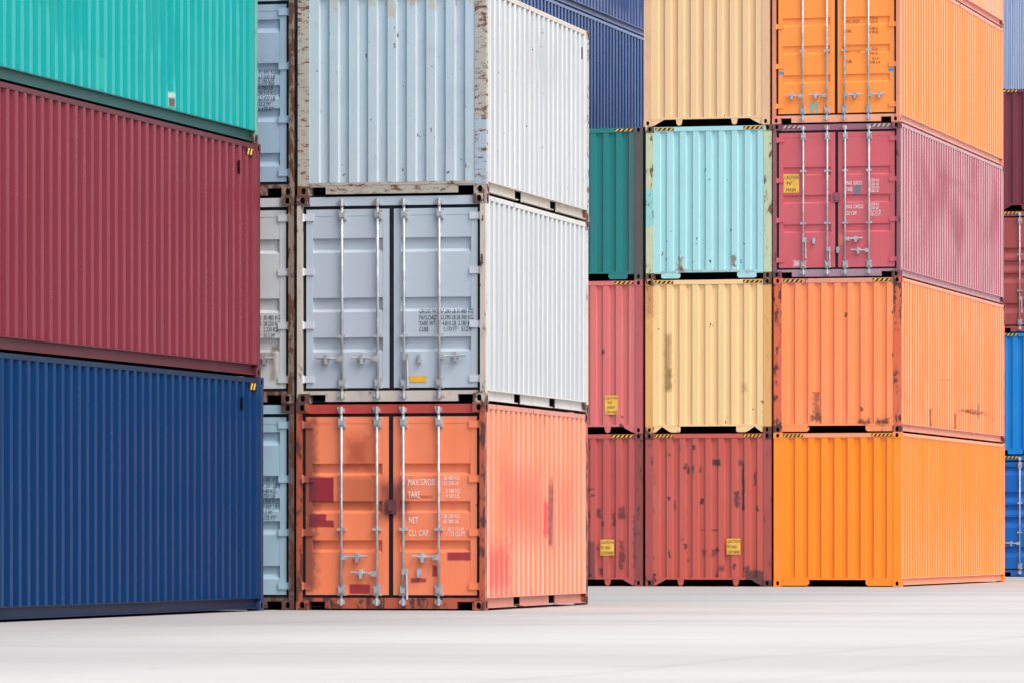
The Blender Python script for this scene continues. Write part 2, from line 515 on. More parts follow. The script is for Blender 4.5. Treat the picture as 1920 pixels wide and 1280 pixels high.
            if hd:
                di, zc = hd
                mb = MB()
                if di in (-1, 1):
                    a = x; b = x+di*.34
                    mb.box(min(a, a+di*.075), max(a, a+di*.075), -.012, .030, zc-.034, zc+.034)
                    mb.tube((x+di*.06, -.002, zc), (b, .010, zc+.012), .015, 8)
                    xm = x+di*.205
                    mb.box(xm-.020, xm+.020, -.010, .0495, zc-.065, zc+.055)
                    mb.box(xm-.042, xm+.042, .0, .0493, zc-.022, zc+.028)
                else:
                    mb.box(x-.01, x+.062, -.014, .030, zc-.03, zc+.05)
                    mb.tube((x+.045, -.002, zc), (x+.052, .0, zc-.34), .015, 8)
                    xm = x+.20
                    mb.box(xm-.020, xm+.020, .0, .0495, zc-.065, zc+.050)
                    mb.box(xm-.032, xm+.032, .02, .0493, zc-.03, zc+.03)
                mb.build('handle', gm, rod, off)
        for (mat, items, dk) in d.get('texts', ()):
            lettering('lettering', items, mat, doors[dk], yf-.0035, off)
        for (nm, mat, x0, x1, za, zb_, dk) in d.get('plates', ()):
            mb = MB(); mb.box(x0, x1, yf-.003, yf-.0005, za, zb_); mb.build(nm, mat, doors[dk], off)
        if d.get('latch'):
            x, zc = d['latch']
            mb = MB(); mb.box(x-.065, x+.065, .026, .0495, zc-.09, zc+.09); mb.box(x-.03, x+.03, .005, .0255, zc-.05, zc+.05)
            mb.build('latch_plate', d.get('latchmat') or m_post, doors[0], off)
        if d.get('sign'):
            caution(doors[d['sign'][5]], *d['sign'][:4], yf-.004, off, d['sign'][4])
        if hz.get('end'):
            w_ = hz.get('w', .36)
            stripes(head, .185, .185+w_, H-.088, H-.028, .034, off, 4, False, hz.get('mat'), hz.get('bmat'))
            stripes(head, W-.185-w_, W-.185, H-.088, H-.028, .034, off, 4, False, hz.get('mat'), hz.get('bmat'))
    if hz.get('side'):
        ya, yb = hz['side']
        mb = MB(); x = W-.001
        mb.box(W-.005, x+.001, ya-.02, yb+.02, H-.168, H-.078, 0)
        n = 2; p = (yb-ya)/n
        for i in range(n):
            a = ya+i*p
            mb.face([(x+.003, a, H-.163), (x+.003, a+p*.5, H-.163), (x+.003, a+p*.95, H-.083), (x+.003, a+p*.45, H-.083)], 1)
        mb.build('hazard_stripe', [M_BLK, M_YEL], root, off)
    if hz.get('slot'):
        y_ = hz['slot']; mb = MB()
        mb.box(W-.012, W-.0035, y_, y_+.045, H-.42, H-.26, 0)
        mb.box(W-.010, W-.0015, y_+.046, y_+.062, H-.43, H-.25, 1)
        mb.build('lashing_slot', [M_HOLE, m_side], root, off)
    for sg in hz.get('signs', ()):
        caution(root, *sg[:4], .010, off, sg[4])
    root['_off'] = (W/2, L/2)
    return root, off

# ------------------------------------------------------------------ where the rows stand
TM, TR, TL = .2282, .2538, .2519
def along(c, th, dp, dq):
    return (c[0]+dp*math.cos(th)+dq*math.sin(th), c[1]-dp*math.sin(th)+dq*math.cos(th))
CM = (-.333, 64.651); CR = (7.272, 97.204)
CLb = (-6.165, 52.886)

MS = 'faint'
bandsA = [(.74, .15), (1.235, .15), (1.98, .15)]
bandsB = [(.81, .12), (1.30, .12), (1.77, .12)]
bandsC = [(.49, .12), (1.05, .12), (1.34, .12), (1.62, .12), (2.17, .12)]
kH = HC/STD

# ---- middle row, right column
maroon = (.30, .012, .038)
m1_patches = [('x', .155, .475, 1.35, 1.66, .006, maroon, .95, .02), ('x', .155, .38, 1.10, 1.20, .010, maroon, .9, .04),
              ('x', .155, .48, 1.035, 1.12, .010, maroon, .9, .04), ('x', .68, .95, .20, .32, .012, maroon, .9, .03),
              ('x', 1.94, 2.24, .62, .725, .014, maroon, .9, .03), ('x', 1.75, 1.83, .42, .56, .012, maroon, .9, .03),
              ('x', 1.47, 1.67, .345, .40, .014, maroon, .85, .04),
              ('x', .62, .94, 1.78, 2.15, .16, (.34, .055, .022), .75, .25),
              ('x', .55, .98, 1.25, 1.66, .05, (.42, .10, .040), .6, .08),
              ('x', .05, .25, .25, 2.4, .07, (.10, .03, .03), .75, .22), ('x', 1.06, 1.42, 1.15, 1.60, .12, (.16, .03, .03), .8, .2),
              ('x', 1.42, 1.75, 1.395, 1.43, .015, (.45, .05, .03), .7, .05)]
m1_side = [('y', 3.74, 3.98, .80, 1.64, .10, (.20, .03, .06), .85, .30), ('y', 3.36, 3.72, .92, 1.40, .06, (.55, .05, .07), .8, .30),
           ('y', 1.0, 3.3, .9, 1.75, .35, (.56, .10, .07), .6, .8), ('y', .3, 1.5, .2, .8, .2, (.50, .06, .06), .7, .5), ('y', 4.2, 5.2, .9, 1.7, .3, (.56, .12, .08), .45, .8)]
t1 = lambda rows: [r for r in rows]
container('orange red container with maroon paint patches on its doors, below two grey ones', lin('#f4875c'),
          along(CM, TM, -.004, 0), 0, TM, STD, L20, 'door', paintkw=dict(spots=(8, .28, .03, (.16, .05, .03), .08), rust=.72, grime=.25, patches=m1_patches, streak=.2),
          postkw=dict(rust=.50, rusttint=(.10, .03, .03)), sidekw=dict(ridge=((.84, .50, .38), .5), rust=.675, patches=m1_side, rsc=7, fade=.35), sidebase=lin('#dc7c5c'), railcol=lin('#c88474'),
          postcol=lin('#b5583e'), amp=.010, seed=11, pockets=True,
          door=dict(bands=bandsB, handles=[(1, .66), (-1, .455), (0, .47), (-1, .66)], latch=(1.22, 1.29), latchmat=plain('purple_primer', (.13, .045, .055), .6), guides=(1.01,),
                    headmat=paint('faded_red_header', lin('#b8453c'), rust=.64), texts=[
              (M_TXTW, [('MAX.GROSS', 1.435, 1.56, .082, .60, 0), ('TARE', 1.435, 1.405, .082, .60, 0), ('NET', 1.445, 1.085, .082, .60, 0),
                        ('CU. CAP.', 1.445, .925, .082, .60, 0), ('30 480 KG', 1.895, 1.625, .052, .66, 0), ('67 200 LB', 1.895, 1.560, .052, .66, 0),
                        ('2 185 KG', 1.925, 1.465, .052, .66, 0), ('4 820 LB', 1.925, 1.405, .052, .66, 0),
                        ('28 295 KG', 1.895, 1.150, .052, .66, 0), ('62 380 LB', 1.895, 1.085, .052, .66, 0),
                        ('33 2 CU.M.', 1.945, .985, .052, .66, 0), ('1 173 CU.FT.', 1.925, .925, .052, .66, 0)], 1)]))
white_grey = lin('#c9d2d8')
container(
          'grey container with small yellow sticker on its doors, above the orange red one', lin('#b2c1cc'),
          along(CM, TM, .004, 0), STD, TM, STD, L20, 'door', paintkw=dict(rust=.80, grime=.12, fade=.15, streak=.10),
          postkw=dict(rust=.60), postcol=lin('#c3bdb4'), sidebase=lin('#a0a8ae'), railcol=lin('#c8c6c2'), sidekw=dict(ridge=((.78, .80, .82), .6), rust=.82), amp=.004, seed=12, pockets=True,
          door=dict(bands=bandsA, handles=[(-1, .555), (-1, .555), (0, .56), (1, .575)], guides=(.83,),
                    hingemat=paint('pale_hinge', lin('#c8d0d8'), rust=.8), plates=[('sticker', M_YEL, 1.455, 1.665, .255, .335, 1)],
                    texts=[(M_TXTB, [('GROSS WT.', 1.575, 1.105, .058, .62, 0), ('67.200 LB.', 1.845, 1.105, .058, .62, 0), ('30.480 KG.', 2.055, 1.105, .058, .62, 0),
                                     ('PAYLOAD', 1.575, 1.028, .058, .62, 0), ('62.390 LB.', 1.845, 1.028, .058, .62, 0), ('28.300 KG.', 2.055, 1.028, .058, .62, 0),
                                     ('TARE WT.', 1.575, .955, .058, .62, 0), ('4.810 LB.', 1.875, .955, .058, .62, 0), ('2.180 KG.', 2.075, .955, .058, .62, 0),
                                     ('CUBE', 1.575, .882, .058, .62, 0), ('1.170 FT³', 1.885, .882, .058, .62, 0), ('33.2 M³', 2.115, .882, .058, .62, 0)], 1)]))
m3_peel = [('x', .219+.25*i-.052, .219+.25*i+.052, z_, 2.50, .02, c_, st_, .30) for i, z_, c_, st_ in
           ((1, 2.30, (.50, .46, .41), .6), (3, 2.36, (.47, .40, .33), .7), (4, 2.22, (.48, .40, .31), .75), (5, 2.34, (.44, .33, .25), .75), (6, 2.32, (.48, .42, .35), .6), (8, 2.36, (.50, .46, .41), .5))]
m3_peel += [('x', .80, 1.62, .03, .11, .012, (.42, .30, .22), .7, .08)]
container('pale grey container with a corrugated front and rusty corner posts, topmost beside the teal one', lin('#b6c6d0'),
          along(CM, TM, .014, 0), 2*STD, TM, STD, L20, 'wall', 'lock', paintkw=dict(rust=.735, grime=.25, zb=.05, fade=.25, streak=.3, chip=.655, chipcol=(.13, .09, .07), spots=(14, .30, .05, (.13, .10, .085), .06), patches=m3_peel),
          postkw=dict(rstretch=2.6, rsc=7, rust=.545, zb2=.05, rusttint=(.20, .09, .05), patches=[('x', 2.26, 2.44, .12, .95, .02, lin('#a4b6c6'), .9, .03)]), postcol=lin('#b0aba0'),
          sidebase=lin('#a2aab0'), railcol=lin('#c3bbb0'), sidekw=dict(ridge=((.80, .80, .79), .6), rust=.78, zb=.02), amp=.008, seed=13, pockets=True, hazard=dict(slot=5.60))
# ---- middle row, left column (mostly behind the left stack)
CM0 = along(CM, TM, -W-.034, 0)
container('pale blue container on the ground, squeezed between the dark blue and orange red ones', lin('#a2c4d4'),
          along(CM0, TM, 0, .02), 0, TM, STD, L20, 'door', paintkw=dict(rust=.70, grime=.3),
          postkw=dict(rust=.47), postcol=lin('#6e5f58'), amp=.005, seed=14, pockets=True,
          door=dict(bands=bandsC, slope=.03, depth=.04, handles=[None, None, (0, .6), (-1, .62)], guides=(.83,), rodmat=M_GALV_OLD, rods=(.585, 1.045, 1.385, 1.83),
                    texts=[(M_TXTB, [(a, 1.98, 1.60-.0675*2*i*.5*1.0, .060, .66, sl) for i, (a, sl) in enumerate(
                        (('30.480 KG.', 0), ('67.200 LB.', .25), ('2.140 KG.', 0), ('4.720 LB.', .25), ('28.340 KG.', 0), ('62.480 LB.', .25), ('33.2 M³', 0), ('1.170 FT³', .25)))], 1)]))
container('light grey container with rust stained latch, half hidden behind the dark red one', lin('#c6ccce'),
          along(CM0, TM, 0, .0), STD, TM, STD, L20, 'door', paintkw=dict(rust=.72, grime=.3, patches=[('x', 2.12, 2.19, .28, .72, .03, (.20, .10, .05), .6, .1), ('x', 1.95, 2.15, .52, .66, .04, (.12, .09, .07), .5, .15)]),
          postkw=dict(rust=.47), postcol=lin('#8a7a70'), amp=.005, seed=15, pockets=True,
          door=dict(bands=bandsA, handles=[None, None, (0, .56), (1, .56)], guides=(.83,), rodmat=M_GALV_OLD, rods=(.585, 1.045, 1.385, 1.845),
                    texts=[(M_TXTB, [(a, x, 1.045-.075*i, .060, .62, 0) for i, row in enumerate((('67,200 LB', '30.480 KG'), ('62,280 LB', '28.250 KG'), ('4,920 LB', '2.230 KG'), ('1,170 FT³', '33.2 M³')))
                                     for a, x in ((row[0], 1.80), (row[1], 2.03))], 1)]))
container('steel blue container with stencilled weights, topmost behind the teal container', lin('#9db6cc'),
          along(CM0, TM, .004, .01), 2*STD, TM, STD, L20, 'door', paintkw=dict(rust=.74, grime=.3),
          postkw=dict(rust=.48), postcol=lin('#8d7f74'), amp=.005, seed=16, pockets=True,
          door=dict(bands=bandsC, slope=.03, depth=.04, handles=[None, None, (0, .6), None], guides=(.83,), rodmat=M_GALV_OLD, rods=(.585, 1.045, 1.385, 1.81),
                    texts=[(M_TXTB, [(a, 1.955, 1.545-.0675*i, .060, .66, sl) for i, (a, sl) in enumerate(
                        (('30.480 KG', 0), ('67.200 LB', .25), ('2.170 KG', 0), ('4.780 LB', .25), ('28.310 KG', 0), ('62.420 LB', .25), ('33.2 M³', 0), ('1.170 FT³', .25)))], 1)]))

# ---- left stack, long sides showing
def CL(dp): return along(CLb, TL, dp, 0)
container('dark blue container on the ground, bottom of the left stack', (.0006, .024, .094), CL(.038), 0, TL, HC, L40, 'wall', 'tunnel',
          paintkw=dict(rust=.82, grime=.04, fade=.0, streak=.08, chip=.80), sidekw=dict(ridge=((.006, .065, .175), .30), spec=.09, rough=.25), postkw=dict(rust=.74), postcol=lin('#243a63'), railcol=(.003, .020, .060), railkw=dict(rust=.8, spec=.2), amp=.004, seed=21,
          hazard=dict(side=(11.62, 11.86), slot=11.30))
container('dark red container between the teal one and the dark blue one', (.148, .019, .031), CL(-.002), HC, TL, HC, L40, 'wall', 'tunnel',
          paintkw=dict(rust=.84, grime=.10, fade=.10, streak=.12, chip=.80), sidekw=dict(ridge=((.30, .066, .10), .32), spec=.16, rough=.25), postkw=dict(rust=.74), postcol=(.13, .020, .030), railcol=(.11, .022, .030), railkw=dict(rust=.8, spec=.2), amp=.004, seed=22,
          hazard=dict(side=(11.62, 11.86), slot=11.30))
container('dented teal container on top of the dark red one', (.001, .27, .265), CL(-.036), 2*HC, TL, HC, L40, 'wall', 'tunnel',
          paintkw=dict(rust=.76, grime=.2, fade=.2, streak=.2), postkw=dict(rust=.60), postcol=lin('#6aa592'), railcol=(.008, .085, .075), amp=.022, seed=23,
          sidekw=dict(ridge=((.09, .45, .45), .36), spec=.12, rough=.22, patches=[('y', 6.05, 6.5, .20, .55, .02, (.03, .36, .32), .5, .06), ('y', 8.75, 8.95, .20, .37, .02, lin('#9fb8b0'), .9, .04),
                               ('y', 8.78, 8.90, .20, .30, .02, (.08, .05, .04), .9, .04)]), nz=26)

# ---- right block, three columns
def RC(col, dp=0, dq=0): return along(CR, TR, -col*(W+.030)+dp, dq)
orange = lin('#f28422')
container('clean bright orange container on the ground, bottom of the right corner stack', lin('#ff8e1c'), RC(0, .010), 0, TR, HC, L40, 'wall', 'tunnel',
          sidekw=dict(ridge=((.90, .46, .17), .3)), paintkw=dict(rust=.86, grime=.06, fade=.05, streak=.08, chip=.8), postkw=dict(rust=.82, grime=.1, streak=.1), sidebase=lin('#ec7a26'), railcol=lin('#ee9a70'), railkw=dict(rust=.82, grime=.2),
          endpaintkw={}, amp=.002, seed=31, hazard=dict(end=True, n=5, w=.38))
r32 = [('x', .75, .86, .35, .75, .03, (.13, .035, 0.035), .6, 0.26), ('x', 1.60, 1.82, .16, .24, .04, (.07, .03, 0.030), .85, 0.26), ('x', 1.96, 2.2, .14, .24, .05, (.07, .03, 0.030), .9, 0.26),
       ('x', .72, .90, .22, .32, .04, (.08, .03, 0.030), .8, 0.26)]
container('orange container with rust spots, directly above the clean bright orange one', lin('#ff9258'), RC(0, .010), HC, TR, HC, L40, 'wall', 'tunnel',
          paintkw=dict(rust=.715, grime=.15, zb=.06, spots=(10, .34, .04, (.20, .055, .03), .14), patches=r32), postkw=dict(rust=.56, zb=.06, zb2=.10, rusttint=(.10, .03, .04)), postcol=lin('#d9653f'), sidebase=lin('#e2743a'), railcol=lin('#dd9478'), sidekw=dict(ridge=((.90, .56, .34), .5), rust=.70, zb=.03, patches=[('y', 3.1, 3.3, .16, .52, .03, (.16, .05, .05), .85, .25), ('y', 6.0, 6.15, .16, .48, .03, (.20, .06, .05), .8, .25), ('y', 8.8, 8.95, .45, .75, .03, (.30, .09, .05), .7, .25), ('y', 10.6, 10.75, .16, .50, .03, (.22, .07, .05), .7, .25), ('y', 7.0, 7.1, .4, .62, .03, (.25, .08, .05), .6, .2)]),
          amp=.004, seed=32, hazard=dict(end=True, n=4))
container('pinkish red container with white weight lettering and a caution sign on its doors', lin('#ca5c64'), RC(0, -.008), 2*HC, TR, HC, L40, 'door',
          sidekw=dict(patches=[('y', 4.2, 7.2, 2.12, 2.22, .10, (.32, .07, .11), .6, .10), ('y', 6.6, 9.0, 1.98, 2.06, .10, (.32, .07, .11), .5, .10)], ridge=((.78, .56, .57), .58)), paintkw=dict(rust=.78, grime=.15, patches=[('x', 1.53, 1.68, 1.54, 1.74, .03, (.10, .17, .22), .85, .16), ('x', .40, .50, .22, .32, .03, (.7, .62, .6), .8, .08), ('x', 1.26, 1.36, .62, .80, .04, (.75, .25, .12), .6, .1)]),
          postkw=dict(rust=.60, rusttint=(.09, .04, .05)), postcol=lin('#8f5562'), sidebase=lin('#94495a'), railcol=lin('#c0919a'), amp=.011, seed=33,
          hazard=dict(end=True, mat=M_PALE, bmat=plain('faded_black', (.12, .06, .07))),
          door=dict(bands=[(b*kH+.03, .135) for b, h in bandsB], slope=.016, depth=.028, handles=[(0, .70), (0, .52), (1, .72), (-1, .50)], guides=(1.02, 2.0), latch=(1.22, 1.50), latchmat=None,
                    headmat=paint('faded_pink_header', lin('#96606f'), rust=.66), sillmat=paint('faded_pink_sill', lin('#a2838f'), rust=.66),
                    sign=(.20, 1.60, .30, .35, ['CAUTION', "9'6\"", 'HIGH'], 0),
                    texts=[(M_TXTW, [('MAX. GROSS', 1.395, 1.73, .078, .50, 0), ('TARE', 1.395, 1.61, .078, .50, 0), ('MAX. CARGO', 1.395, 1.285, .078, .50, 0), ('CU. CAP.', 1.395, 1.165, .078, .50, 0),
                                     ('32,500 KG', 1.83, 1.785, .056, .60, 0), ('71,650 LB', 1.83, 1.715, .056, .60, 0), ('3,900 KG', 1.855, 1.65, .056, .60, 0), ('8,600 LB', 1.855, 1.585, .056, .60, 0),
                                     ('28,600 KG', 1.83, 1.335, .056, .60, 0), ('63,050 LB', 1.83, 1.27, .056, .60, 0), ('76.4 CU.M.', 1.855, 1.205, .056, .60, 0), ('2,700 CU.FT.', 1.83, 1.14, .056, .56, 0)], 1)]))
M_TAPE = plain('turquoise_tape', (.12, .50, .50), .5); M_BTAPE = plain('blue_tape', (.04, .28, .60), .5)
container('orange container with closed doors and dark weight lettering, above the pinkish red one', lin('#ff9640'), RC(0, -.018), 3*HC, TR, HC, L40, 'door',
          sidekw=dict(ridge=((.90, .54, .28), .45)), paintkw=dict(rust=.84, grime=.08, fade=.08, streak=.1), postkw=dict(rust=.66), postcol=lin('#d98a6a'), sidebase=lin('#e47630'), railcol=lin('#dba08c'), amp=.004, seed=34,
          door=dict(bands=[(b*kH-.06, .135) for b, h in bandsB], slope=.016, depth=.028, handles=[(-1, .52), (-1, .52), (1, .52), (1, .52)], guides=(1.36,),
                    sillmat=paint('faded_orange_sill', lin('#eda27e'), rust=.7),
                    plates=[('tape_strip', M_TAPE, .73, .78, .10+.10, .40, 0), ('tape_strip', M_TAPE, .82, .87, .10+.10, .40, 0), ('tape_strip', M_BTAPE, .125, .22, .93, .985, 0), ('tape_strip', M_BTAPE, 2.22, 2.315, .95, 1.005, 1)],
                    texts=[(M_TXTBR, [('MAX GROSS', 1.40, 1.87, .062, .56, 0), ('TARE', 1.40, 1.69, .062, .56, 0), ('MAX PAYLOAD', 1.40, 1.305, .062, .50, 0), ('CUBE', 1.40, 1.12, .062, .56, 0),
                                      ('32 500 kg', 1.83, 1.93, .055, .60, 0), ('71 650 lbs', 1.83, 1.855, .055, .60, 0), ('4 080 kg', 1.86, 1.735, .055, .60, 0), ('8 990 lbs', 1.86, 1.665, .055, .60, 0),
                                      ('28 425 kg', 1.83, 1.345, .055, .60, 0), ('62 665 lbs', 1.83, 1.275, .055, .60, 0), ('76.3 m³', 1.90, 1.17, .055, .60, 0), ('2 694 cu ft', 1.86, 1.10, .055, .60, 0)], 1)]))
container('orange container of which only the side shows, top right above the orange doors', lin('#f28a5c'), RC(0, -.018), 4*HC, TR, HC, L40, 'wall', 'tunnel',
          sidekw=dict(ridge=((.90, .58, .42), .5)), paintkw=dict(rust=.82, grime=.1), railcol=lin('#dc9484'), amp=.004, seed=35)
r21 = [('x', 1.30, 1.45, 2.28, 2.40, .02, (.05, .035, 0.035), .95, 0.12), ('x', .80, .85, 2.12, 2.28, .02, (.05, .035, 0.035), .9, 0.12), ('x', .90, .94, 2.15, 2.27, .015, (.05, .035, 0.035), .9, 0.12),
       ('x', 1.04, 1.08, 2.16, 2.27, .015, (.05, .035, 0.035), .85, 0.12), ('x', 1.86, 1.915, 1.42, 2.30, .012, (.05, .035, 0.035), .95, 0.12), ('x', 1.80, 1.88, 2.28, 2.38, .03, (.06, .04, 0.040), .7, 0.26),
       ('x', 1.72, 1.80, 1.50, 1.78, .03, (.06, .035, 0.035), .9, 0.26), ('x', 2.09, 2.13, 1.90, 2.15, .012, (.05, .035, 0.035), .9, 0.14), ('x', 1.92, 2.44, .0, .30, .02, (.07, .04, 0.040), .85, 0.14),
       ('x', 1.90, 2.0, .24, .38, .03, (.05, .035, 0.035), .8, 0.22), ('x', .80, .84, .46, .52, .015, (.05, .03, 0.030), .8, 0.09), ('x', 1.42, 1.52, .28, .37, .03, (.05, .03, 0.030), .7, 0.18),
       ('x', 1.28, 1.36, .58, .70, .03, (.09, .04, 0.040), .8, 0.18), ('x', 1.10, 1.18, .57, .67, .025, (.09, .04, 0.040), .8, 0.18), ('x', .12, .16, .50, .56, .015, (.05, .03, 0.030), .8, 0.09),
       ('x', .12, .17, 1.40, 1.46, .02, (.06, .03, 0.030), .8, 0.11), ('x', .55, .58, 1.42, 1.62, .02, (.08, .03, 0.030), .8, 0.14), ('x', 1.05, 1.14, 1.05, 1.065, .008, (.06, .03, 0.030), .8, 0.07), ('x', 1.28, 1.42, 1.05, 1.07, .008, (.06, .03, 0.030), .8, 0.07)]
container('brick red container with rust scabs and caution sign, beside the clean bright orange one', lin('#c25a4d'), RC(1), 0, TR, HC, L40, 'wall', 'gusset',
          paintkw=dict(rust=.66, rsc=7, grime=.15, zb=.02, rusttint=(.045, .028, .036), spots=(6.5, .42, .10, (.045, .022, .028), .20), patches=r21), postkw=dict(rust=.60, rusttint=(.07, .035, .045)), postcol=lin('#a84f4a'), amp=.008, seed=41,
          hazard=dict(end=True, n=5, w=.36, signs=[(1.575, .60, .265, .30, ['CAUTION', "9'6\" HIGH", 'CONTAINER'])]))
r22 = [('x', .37, .50, .80, 1.85, .05, (.40, .22, .08), .75, .15), ('x', .43, .50, .82, 1.20, .05, (.16, .08, .03), .6, .2), ('x', 1.86, 1.96, .78, .92, .06, (.45, .26, .10), .6, .15), ('x', .0, .15, 2.2, 2.9, .10, (.45, .17, .06), .7, .3)]
container('yellow tan container with brown streak, between the brick red and the turquoise ones', lin('#f0ca90'), RC(1, .0), HC, TR, HC, L40, 'wall', 'peak',
          paintkw=dict(rust=.715, grime=.12, zb=.055, spots=(11, .30, .05, (.22, .10, .04), .14), patches=r22, fade=.2), postkw=dict(rust=.63, rusttint=(.16, .07, .03), patches=[('x', .0, .16, 2.2, 2.9, .10, (.42, .17, .07), .7, .3)]), postcol=lin('#dba765'), amp=.005, seed=42, hazard=dict(end=True, n=4))
r23 = [('x', .62, .72, .13, .42, .03, (.34, .28, .16), .9, .30), ('x', 1.66, 1.73, .22, .44, .02, (.20, .12, .07), .85, .25), ('x', .66, .72, .14, .22, .02, (.10, .07, .05), .9, .15), ('x', .3, 2.1, .115, .165, .01, (.30, .27, .20), .45, .25)]
container('pale turquoise container with rusty posts, between the yellow tan and the beige ones', lin('#a4d7d9'), RC(1, .008), 2*HC, TR, HC, L40, 'wall', 'pocket_tunnel',
          paintkw=dict(rust=.74, grime=.12, zb=.09, spots=(12, .32, .03, (.10, .085, .065), .24), patches=r23, streak=.12), postkw=dict(rust=.575, rusttint=(.15, .10, .06), patches=[('x', 0, .16, 1.02, 1.70, .01, lin('#84cfcc'), .9, .0)]), postcol=lin('#bfc9a4'), amp=.005, seed=43, hazard=dict(end=True, n=4))
container('beige container with clean corrugated front, topmost of the middle column beside the orange doors', lin('#e6c394'), RC(1, -.030), 3*HC, TR, HC, L40, 'wall', 'gusset',
          paintkw=dict(rust=.80, grime=.08, zb=.03, fade=.1, streak=.1, spots=(8, .25, .0, (.15, .08, .04), .10)), postkw=dict(rust=.72, zb=.06), postcol=lin('#dcb48c'), amp=.003, seed=44)
r11 = [('x', .0, 1.50, .0, .85, .02, (.12, .045, 0.045), .75, 0.09), ('x', 1.98, 2.06, .3, .85, .015, (.10, .03, 0.030), .8, 0.30), ('x', 2.27, 2.44, .35, 1.3, .05, (.06, .035, 0.035), .9, 0.30), ('x', 1.84, 1.9, 1.15, 1.4, .03, (.07, .03, 0.030), .8, 0.22),
       ('x', 1.96, 2.08, 1.28, 1.48, .04, (.07, .03, 0.030), .8, 0.30), ('x', 1.36, 1.41, 1.28, 1.42, .02, (.06, .03, 0.030), .8, 0.18), ('x', 1.54, 1.61, 1.30, 1.46, .03, (.06, .03, 0.030), .8, 0.22), ('x', 1.58, 1.66, .22, .34, .03, (.04, .03, 0.030), .8, 0.18),
       ('x', 1.62, 1.68, 1.14, 1.22, .02, (.06, .03, 0.030), .9, 0.11), ('x', 1.42, 1.5, 1.70, 1.74, .01, (.06, .03, 0.030), .8, 0.09), ('x', 1.42, 1.5, 1.82, 1.86, .01, (.06, .03, 0.030), .8, 0.09)]
container('brick red container with purple primer patch and caution sign, half hidden on the ground', lin('#bd5650'), RC(2, -.02, .0), 0, TR, HC, L40, 'wall', 'gusset',
          paintkw=dict(rust=.655, rsc=7, grime=.15, zb=.03, rusttint=(.045, .028, .036), spots=(6.5, .45, .15, (.045, .022, .028), .22), patches=r11), postkw=dict(rust=.55, rusttint=(.06, .035, .045)), postcol=lin('#8f4745'), amp=.008, seed=51,
          hazard=dict(end=True, n=5, w=.42, signs=[(1.615, .58, .265, .30, ['CAUTION', "9'6\" HIGH", 'CONTAINER'])]))
container('rose red container with a tall caution sign, above the one with the primer patch', lin('#d4706c'), RC(2, -.02), HC, TR, HC, L40, 'wall', 'gusset',
          paintkw=dict(rust=.725, grime=.12, zb=.05, spots=(5.5, .32, .05, (.12, .035, .04), .22)), postkw=dict(rust=.66, rusttint=(.08, .03, .04)), postcol=lin('#b85c5c'), amp=.004, seed=52,
          hazard=dict(end=True, n=4, signs=[(1.70, .36, .25, .36, ['CAUTION', "9'6\"", 'HIGH', 'CONTAINER'])]))
container('dark green container with brownish post, above the rose red one', lin('#1a7a78'), RC(2, -.02), 2*HC, TR, HC, L40, 'wall', 'pocket_tunnel',
          paintkw=dict(rust=.80, grime=.35, patches=[('x', 2.16, 2.44, .0, 2.9, .12, (.095, .08, .07), .6, .12)]), postkw=dict(rust=.68, rusttint=(.08, .06, .055)), postcol=(.10, .085, .08), amp=.005, seed=53, hazard=dict(end=True, n=4))
# ---- behind the right block: dark blue sides above the green container
C0 = along(CR, TR, -3*(W+.03)-.33, 1.30)
# (these carry the visible blue ones; the stacks in front hide them)
for k, (nm, cc) in enumerate((('slate grey container on the ground, hidden behind the purple primer patch one', '#4a5560'),
                              ('dull green container hidden behind the rose red one', '#2f5f50'),
                              ('faded navy container hidden behind the dark green one, below the ribbed dark blue side', '#2b4068'))):
    container(nm, lin(cc), C0, k*HC, TR, HC, L40, 'wall', 'tunnel', paintkw=dict(rust=.74, grime=.2), amp=.004, seed=81+k)
container('dark blue container with its ribbed side showing, above the dark green one', lin('#203f74'), C0, 3*HC, TR, HC, L40, 'wall', 'tunnel',
          sidekw=dict(ridge=((.40, .50, .68), .42)), paintkw=dict(rust=.82, grime=.1), railcol=lin('#8195bd'), railkw=dict(rust=.8, grime=.2), postcol=lin('#6b6460'), amp=.003, seed=61)
container('battered dark blue container cut by the top edge, above the dark blue ribbed one', lin('#3a4f80'), C0, 4*HC, TR, HC, L40, 'wall', 'tunnel',
          sidekw=dict(ridge=((.40, .48, .64), .42)), paintkw=dict(rust=.74, grime=.25), railcol=lin('#7f8cb0'), railkw=dict(rust=.74, grime=.3), postcol=lin('#7c6a66'), amp=.018, seed=62, nz=24)

# ---- far right stack at the edge of the picture
TF = TR
xF = (1866-960)/9742.1*123.6
CF = (xF + W*math.cos(TF), 123.6 - W*math.sin(TF))
bandsD = [(.62, .16), (1.33, .16), (1.63, .16), (1.93, .16), (2.55, .12)]
container('royal blue container with closed doors on the ground at the right edge', lin('#0063b8'), CF, 0, TF, HC, L40, 'door',
          paintkw=dict(rust=.85, grime=.1), amp=.003, seed=71, hazard=dict(end=True), door=dict(bands=bandsD, slope=.05, depth=.045, handles=[(-1, .79), (0, .7), (0, .7), (1, .79)], guides=(1.05, 1.75), texts=()))
container('bright blue container with a corrugated front, at the right edge above the royal blue doors', lin('#0a84d0'), CF, HC, TF, HC, L40, 'wall', 'pocket_tunnel',
          paintkw=dict(rust=.85, grime=.1), amp=.003, seed=72, hazard=dict(end=True))
container('rust red container with closed doors, at the right edge above the bright blue one', lin('#a54c4a'), CF, 2*HC, TF, HC, L40, 'door',
          paintkw=dict(rust=.80, grime=.1), amp=.003, seed=73, hazard=dict(end=True), door=dict(bands=bandsD[:4], slope=.05, depth=.045, handles=[(0, .80), (0, .8), (0, .7), (1, .8)], guides=(.99, 1.85), texts=()))
